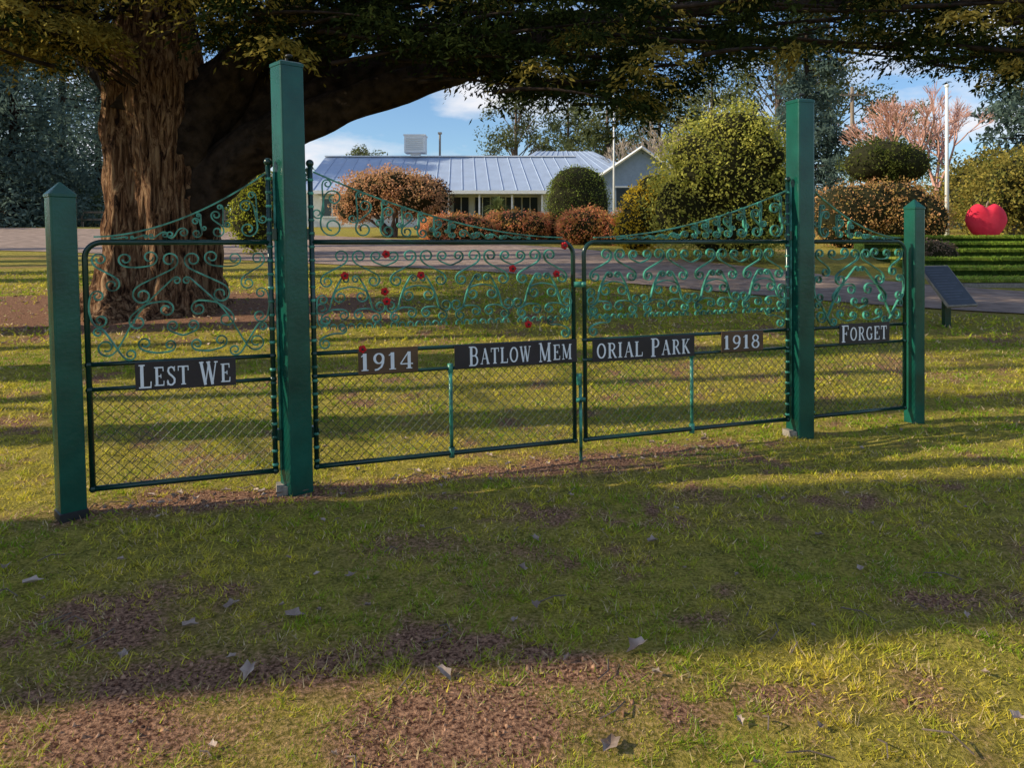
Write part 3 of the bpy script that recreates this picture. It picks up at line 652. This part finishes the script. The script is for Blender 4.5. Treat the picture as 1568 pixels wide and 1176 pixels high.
M_twig=mat("pink_twig",(.55,.30,.24),.9); M_twg=mat("grey_twig",(.4,.32,.25),.9)
bare("bare_deciduous_tree",XY(1385,36),36,8.8,M_twig,6,3); bare("bare_deciduous_tree",XY(1435,40),40,8.5,M_twig,6,5)
bare("bare_deciduous_tree",XY(1030,46),46,8,M_twg,6,8); bare("bare_deciduous_tree",XY(545,58),58,7,M_twg,5,9)
bare("bare_deciduous_tree",XY(960,56),56,8.5,M_twg,5,12)
for X0,Y0,d,h in((-14,1.76,1.95,16),(-14,4.65,.62,15),(-15,5.75,.22,14),(-14,7.15,.85,15),(-15,8.5,.25,14),(-14,9.95,.75,15),
                 (-30,14.4,.9,18),(-29,16.2,.9,18),(-31,18,.5,18),(-30,19.5,.9,18),(-28,21.5,.5,18),(-13,-3.5,.6,9),(-32,24,.9,18)):
    e=empty("roadside_pine_tree"); z=Z(X0,Y0); mb=MB(); mb.tube([(X0,Y0,z-.2),(X0,Y0,z+.3),(X0+.05,Y0,z+h*.5),(X0,Y0,z+h)],[d*.56,d*.5,d*.48,d*.36],12)
    for k in range(12):
        a=rng.uniform(0,6.28); t=rng.uniform(.12,.95); l=rng.uniform(.5,1.5); mb.tube([(X0,Y0,z+h*t),(X0+l*math.cos(a),Y0+l*math.sin(a),z+h*t+.5)],[.05,.015],5,False)
    mb.obj("trunk",M_bark,e,True)
    c=np.array([X0,Y0,z+h+1])+rng.normal(size=(20,3))*np.array([1.,.8,1.]); fol("foliage",e,leaves(c,.8,60,.3,(.03,.05,.015),(.08,.1,.03)))
    c=np.array([X0,Y0,z])+np.stack([rng.uniform(-1,1,5),rng.uniform(-1,1,5)*.5,rng.uniform(.8,h,5)],-1); fol("lower_sprays",e,leaves(c,.35,50,.12,(.03,.05,.015),(.08,.1,.03)))
# ---------------------------------------------------------------- building
M_roof=mat("blue_grey_metal_roof",(.40,.48,.63),.45,metal=.0,var=.08,scale=1.5)
M_wall=mat("painted_weatherboard",(.66,.68,.68),.8,var=.06); M_trim=mat("white_trim",(.82,.82,.82),.6,var=.04)
m,nt,N,L,P=nodes("window_glass"); M_glass=m; P.inputs["Base Color"].default_value=(.03,.04,.05,1); P.inputs["Roughness"].default_value=.08
M_blue=mat("blue_grey_wall",(.28,.36,.48),.8,var=.08)
bl=empty("park_hall_building"); gz=2.35
def roofplane(mb,rb_,p0,p1,p2,p3,step=.76):
    p=[Vector(q) for q in(p0,p1,p2,p3)]; n=(p[1]-p[0]).cross(p[3]-p[0]).normalized()
    if n.z<0:n=-n
    v=[*p,*[q-n*.06 for q in p]]; mb.add([tuple(q) for q in v],[(0,1,2,3),(7,6,5,4),(0,4,5,1),(1,5,6,2),(2,6,7,3),(3,7,4,0)])
    k=int((p[1]-p[0]).length/step)
    for i in range(1,k):
        t=i/k; a=p[0].lerp(p[1],t)+n*.012; b=p[3].lerp(p[2],t)+n*.012; rb_.tube([a,b],.035,4,False)
rf=MB(); ribs=MB(); wl=MB(); tm=MB(); gl=MB()
xa,xb=-12.3,5.0; ye,yr=43.4,49.5; ze,zr=4.45,7.05
roofplane(rf,ribs,(xa,ye,ze),(xb,ye,ze),(xb-.8,yr,zr),(xa,yr,zr)); roofplane(rf,ribs,(xa,yr+6,ze),(xb,yr+6,ze),(xb-.8,yr,zr),(xa,yr,zr),2)
tm.box(((xa+xb)/2,ye-.02,ze-.09),(xb-xa,.06,.2)); tm.box(((xa+xb-.8)/2,yr,zr+.05),(xb-xa-.8,.4,.07))
fy=44.4
wl.box(((xa-3.8)/2,fy,(gz+ze)/2),(-3.8-xa,.2,ze-gz)); wl.box(((1.8+xb)/2,fy,(gz+ze)/2),(xb-1.8,.2,ze-gz)); wl.box((-1,fy+1.6,(gz+ze)/2),(5.6,.2,ze-gz))
for wx in(-3.1,-1.8,.1,1.1): 
    gl.box((wx,fy+1.47,3.55),(.9,.05,1.3)); tm.box((wx,fy+1.45,4.24),(1.0,.07,.07)); tm.box((wx,fy+1.43,3.55),(.05,.07,1.28)); tm.box((wx,fy+1.45,2.86),(1.0,.07,.07))
gl.box((-.85,fy+1.47,3.3),(.85,.05,1.8))
for wx in(-3.7,-1.9,0,1.75): tm.box((wx,43.7,(gz+ze)/2-.1),(.1,.1,ze-gz-.25))
for wx in(-10.6,-8.2,-6.,3.): gl.box((wx,fy-.11,3.5),(1.2,.04,1.)); tm.box((wx,fy-.12,4.05),(1.36,.05,.08)); tm.box((wx,fy-.12,2.95),(1.36,.05,.08)); tm.box((wx,fy-.125,3.5),(.05,.05,1.02))
wl.box((xa+.3,47,(gz+ze)/2),(.2,5,ze-gz))
gx0,gx1,gy=5.0,9.3,41.8; gp=(gx0+gx1)/2; zeg,zpg=5.15,6.75
roofplane(rf,ribs,(gx0-.4,gy-.4,zeg-.15),(gx0-.4,gy+11,zeg-.15),(gp,gy+11,zpg),(gp,gy-.4,zpg)); roofplane(rf,ribs,(gx1+.4,gy-.4,zeg-.15),(gx1+.4,gy+11,zeg-.15),(gp,gy+11,zpg),(gp,gy-.4,zpg))
bw=MB(); bw.add([(gx0,gy,gz),(gx1,gy,gz),(gx1,gy,zeg),(gp,gy,zpg-.1),(gx0,gy,zeg),(gx0,gy+10,gz),(gx0,gy+10,zeg),(gx1,gy+10,gz),(gx1,gy+10,zeg)],[(0,1,2,3,4),(5,0,4,6),(1,7,8,2)])
bw.obj("gable_walls",M_blue,bl); gl.box((6.3,gy-.03,3.9),(1.,.05,1.2)); tm.box((6.3,gy-.04,4.55),(1.2,.06,.1)); gl.box((8.1,gy-.03,3.9),(1.,.05,1.2)); tm.box((8.1,gy-.04,4.55),(1.2,.06,.1))
tm.tube([(gx0-.4,gy-.42,zeg-.2),(gp,gy-.42,zpg-.04),(gx1+.4,gy-.42,zeg-.2)],.09,4)
roofplane(rf,ribs,(-1.,52,6.2),(9,52,6.2),(6,56,8.2),(1.8,56,8.2)); wl.box((4,52.6,4.4),(9.4,.3,3.6))
roofplane(rf,ribs,(-9,54,6.2),(-1.5,54,6.2),(-1.5,57,7.6),(-9,57,7.6)); roofplane(rf,ribs,(10,48,5.2),(15,48,5.2),(14,51,6.6),(11,51,6.6)); wl.box((12.4,48.5,3.7),(4.6,.3,3))
rf.obj("roof",M_roof,bl); ribs.obj("roof_ribs",M_roof,bl); wl.obj("walls",M_wall,bl); tm.obj("trim",M_trim,bl); gl.obj("windows",M_glass,bl)
mb=MB(); mb.box((-6.35,49.5,7.85),(1.35,1.2,1.1)); mb.box((-6.35,49.5,8.44),(1.45,1.3,.08)); mb.box((-6.35,49.5,7.2),(.6,.6,.3)); mb.obj("evaporative_cooler",M_trim,bl)
mb=MB(); 
for k in range(6): mb.box((-6.35,48.88,7.5+k*.14),(1.1,.05,.05))
mb.obj("cooler_louvres",M_wall,bl)
mb=MB(); mb.tube([(-4.8,50,6.8),(-4.8,50,8.7)],.07,8); mb.box((-4.8,50,8.7),(.25,.25,.12)); mb.obj("roof_vent_pipe",M_conc,bl)
def pole(name,px,y,top,r0,r1,material,extra=None):
    e=empty(name); x=XY(px,y); mb=MB(); z=Z(x,y); mb.tube([(x,y,z-.2),(x,y,top)],[r0,r1],10); mb.obj("shaft",material,e,True)
    mb=MB()
    if extra=='ball': mb.ball((x,y,top+.06),.09)
    else:
        mb.box((x,y-.15,top-.6),(1.8,.1,.1))
        for k in(-.8,-.3,.3,.8): mb.tube([(x+k,y-.15,top-.55),(x+k,y-.15,top-.35)],.05,6)
    mb.obj("finial" if extra=='ball' else "crossarm",material,e); return e
pole("flagpole",940,38,9.2,.06,.035,M_trim,'ball'); pole("flagpole",1450,30,7.7,.085,.055,M_trim,'ball')
M_wood=mat("weathered_timber",(.26,.2,.15),.9,stretch=(1,1,.1),scale=12); pole("utility_pole",1305,52,12.2,.17,.12,M_wood)
# ---------------------------------------------------------------- terraces, apple, plaque, fence
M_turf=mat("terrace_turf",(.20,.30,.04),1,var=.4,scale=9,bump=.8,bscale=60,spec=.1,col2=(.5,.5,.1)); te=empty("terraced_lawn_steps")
M_riser=mat("terrace_bank_shaded",(.05,.09,.02),1,var=.5,scale=14,bump=.8,bscale=60,spec=.1)  # darker copy of the turf, shade on the risers put into colour
mb=MB(); m2=MB()
for k in range(6):
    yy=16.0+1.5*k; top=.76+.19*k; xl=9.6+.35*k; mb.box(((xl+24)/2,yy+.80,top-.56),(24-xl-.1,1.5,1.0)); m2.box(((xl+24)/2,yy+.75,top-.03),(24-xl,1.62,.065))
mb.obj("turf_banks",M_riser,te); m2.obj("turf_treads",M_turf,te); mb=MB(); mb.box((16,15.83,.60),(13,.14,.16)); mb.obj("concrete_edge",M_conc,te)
V=[];C_=[]
for k in range(6):
    n=6500; yy=15.95+1.5*k; top=.765+.19*k; x=rng.uniform(9.6+.35*k,19,n); y=yy+rng.random(n)**1.6*1.4; a=rng.uniform(0,6.28,n); h=rng.uniform(-.10,.06,n)
    p=np.stack([x,y-.02,np.full(n,top-.005)],-1); t=np.stack([np.cos(a),np.sin(a),0*a],-1)*.015; V.append(np.stack([p-t,p+t,p+np.stack([0*a,-.05+0*a,h],-1)],1).reshape(-1,3)); C_.append(np.repeat(np.array([.3,.42,.06])*rng.uniform(.5,1.6,(n,1)),3,0))
bigmesh("turf_blades",np.concatenate(V),3,M_grass,te,col=np.concatenate(C_))
ap=empty("giant_red_apple_sculpture"); y=27.; x=XY(1510,y); mb=MB(); seg=56; zc=2.28
# flat-fronted apple / heart outline with thickness, bulging to the middle
out=[]
for k in range(seg):
    a=2*math.pi*k/seg; ca,sa=math.cos(a),math.sin(a)
    rx=.74*(1-.20*max(0,-sa)); X_=rx*math.copysign(abs(ca)**.85,ca); Z_=.68*sa
    if sa>0: Z_-=.20*math.exp(-(X_/.20)**2)
    else: Z_+=.07*math.exp(-(X_/.15)**2)
    out.append((X_,Z_))
v=[];f=[]; rings=[(-.24,.0),(-.24,.45),(-.20,.75),(-.11,.94),(0,1.),(.11,.94),(.20,.75),(.24,.45),(.24,.0)]
for dy,sc in rings:
    for X_,Z_ in out: v.append((x+X_*sc,y+dy,zc+Z_*sc))
for i in range(len(rings)-1):
    for k in range(seg): k2=(k+1)%seg; f.append((i*seg+k,i*seg+k2,(i+1)*seg+k2,(i+1)*seg+k))
mb.add(v,f); M_apple=mat("apple_red_paint",(.85,.03,.07),.8,var=.05,scale=2,col2=(.92,.06,.11),spec=.2); mb.obj("apple_body",M_apple,ap,True)
mb=MB(); mb.tube([(x,y,2.72),(x+.03,y,2.88),(x+.09,y,2.98)],[.03,.028,.035],7); mb.obj("stalk",M_wood,ap)
mb=MB(); mb.box((x-.3,y,1.5),(.1,.3,.45)); mb.box((x+.3,y,1.5),(.1,.3,.45)); mb.box((x,y,1.42),(1.,.5,.12)); mb.obj("stand",M_conc,ap)
pl=empty("information_plaque"); y=11.2; x=XY(1452,y); xp,yp=x,y
def PL(u,v,n=0):
    yaw=math.radians(24); tilt=math.radians(52); u*=1.08; v*=1.08
    X_=u; Y_=v*math.cos(tilt)-n*math.sin(tilt); Z_=v*math.sin(tilt)+n*math.cos(tilt)
    X_+=-.28*v
    return (xp+X_*math.cos(yaw)-Y_*math.sin(yaw)*.3,yp+X_*math.sin(yaw)+Y_,.92+Z_)
def slab(u0,u1,v0,v1,n0,n1,material,nm):
    mb=MB(); mb.add([PL(u0,v0,n0),PL(u1,v0,n0),PL(u1,v1,n0),PL(u0,v1,n0),PL(u0,v0,n1),PL(u1,v0,n1),PL(u1,v1,n1),PL(u0,v1,n1)],[(3,2,1,0),(4,5,6,7),(0,1,5,4),(1,2,6,5),(2,3,7,6),(3,0,4,7)]); mb.obj(nm,material,pl)
M_plq=mat("plaque_face",(.025,.035,.055),.5,var=.2)
slab(-.30,.30,-.34,.34,-.04,0,M_conc,"frame"); slab(-.28,.28,-.32,.32,.003,.006,M_plq,"face")
mb=MB(); k=0
for vv in np.arange(-.24,.26,.045):
    vv=float(vv); k+=1; ww=.22*(.8+.2*math.sin(k*2.1)); mb.add([PL(-.22,vv,.009),PL(-.22+2*ww,vv,.009),PL(-.22+2*ww,vv+.008,.009),PL(-.22,vv+.008,.009)],[(0,1,2,3)])
mb.obj("engraved_text",mat("plaque_text",(.10,.12,.16),.5),pl)
mb=MB(); px_,py_,_=PL(0,0,-.03); mb.box((px_,py_+.02,.58),(.09,.09,.62)); mb.obj("pedestal",M_frame,pl)
fe=empty("timber_rail_fence"); mb=MB()
for k in range(16): xx=-42+k*2.2; mb.box((xx,46.5,Z(xx,46.5)+.5),(.12,.12,1.1))
for zz in(.4,.85): mb.box((-25.5,46.4,2.45+zz),(33,.05,.12))
mb.obj("posts_and_rails",M_wood,fe)
# ---------------------------------------------------------------- leaf litter
fl=[(50,893,.09),(538,890,.07),(380,1035,.085),(680,1045,.08),(935,1148,.09),(450,950,.09),(290,960,.08),(975,1003,.09),(1318,873,.07),(1000,832,.07),(820,937,.06),(1200,768,.06),(875,768,.05),(750,740,.05),(660,665,.06),(8,872,.07),(355,930,.09),(1560,1105,.07),(1160,767,.06),(300,772,.07),(268,768,.07),(230,765,.07),(820,830,.06),(190,1010,.06),(495,800,.05),(1320,690,.06),(800,875,.06),(1255,822,.05)]
mb=MB()
def leafm(x,y,sz,h=0):
    a=random.uniform(0,6.28); z=Z(x,y)+.014+h; n=10; cu=random.uniform(.2,.7)*sz; tl=random.uniform(-.3,.5)
    v=[(x,y,z)]
    for k in range(n):
        t=2*math.pi*k/n; r_=sz*(.45+ (.15 if k%2 else -.07)+random.uniform(-.06,.06))*(1.2 if k==0 else 1); dx=r_*math.cos(t); dy=r_*math.sin(t)*.65
        v.append((x+dx*math.cos(a)-dy*math.sin(a),y+dx*math.sin(a)+dy*math.cos(a),z+cu*(abs(dy)/sz)*1.4+tl*dx*.5+random.uniform(0,.008)))
    mb.add(v,[(0,k+1,(k+1)%n+1) for k in range(n)])
for px,py,sz in fl:
    y=1840/(py-367); leafm(XY(px,y),y,sz*.9)
for k in range(90):
    y=random.uniform(2.2,8.5); leafm(random.uniform(-.75,.75)*y,y,random.uniform(.02,.04))
for k in range(60): 
    s=random.uniform(-1.2,3.6); p=G(s,0,random.gauss(0,.12)); leafm(p[0],p[1],random.uniform(.03,.06))
for k in range(240):
    a=random.uniform(0,6.28); r_=random.uniform(1.2,4.5); leafm(TREE[0]+r_*math.cos(a)*1.3,TREE[1]+r_*math.sin(a)*.8,random.uniform(.04,.09))
mb.obj("fallen_leaves",mat("dry_leaf",(.22,.14,.10),.8,var=.45,scale=9,col2=(.55,.42,.34)))
mb=MB()
for k in range(90):
    if k<40: s=random.uniform(-1.2,2.4); p=G(s,0,random.gauss(0,.1)); x,y=p[0],p[1]
    else: y=random.uniform(2.2,6); x=random.uniform(-.7,.7)*y
    a=random.uniform(0,3.14); l=random.uniform(.04,.16); z=Z(x,y)+.015
    mb.tube([(x,y,z),(x+l*.5*math.cos(a),y+l*.5*math.sin(a),z+random.uniform(0,.03)),(x+l*math.cos(a+.3),y+l*math.sin(a+.3),z+.005)],.0028,4)
mb.obj("fallen_twigs",M_barkg)
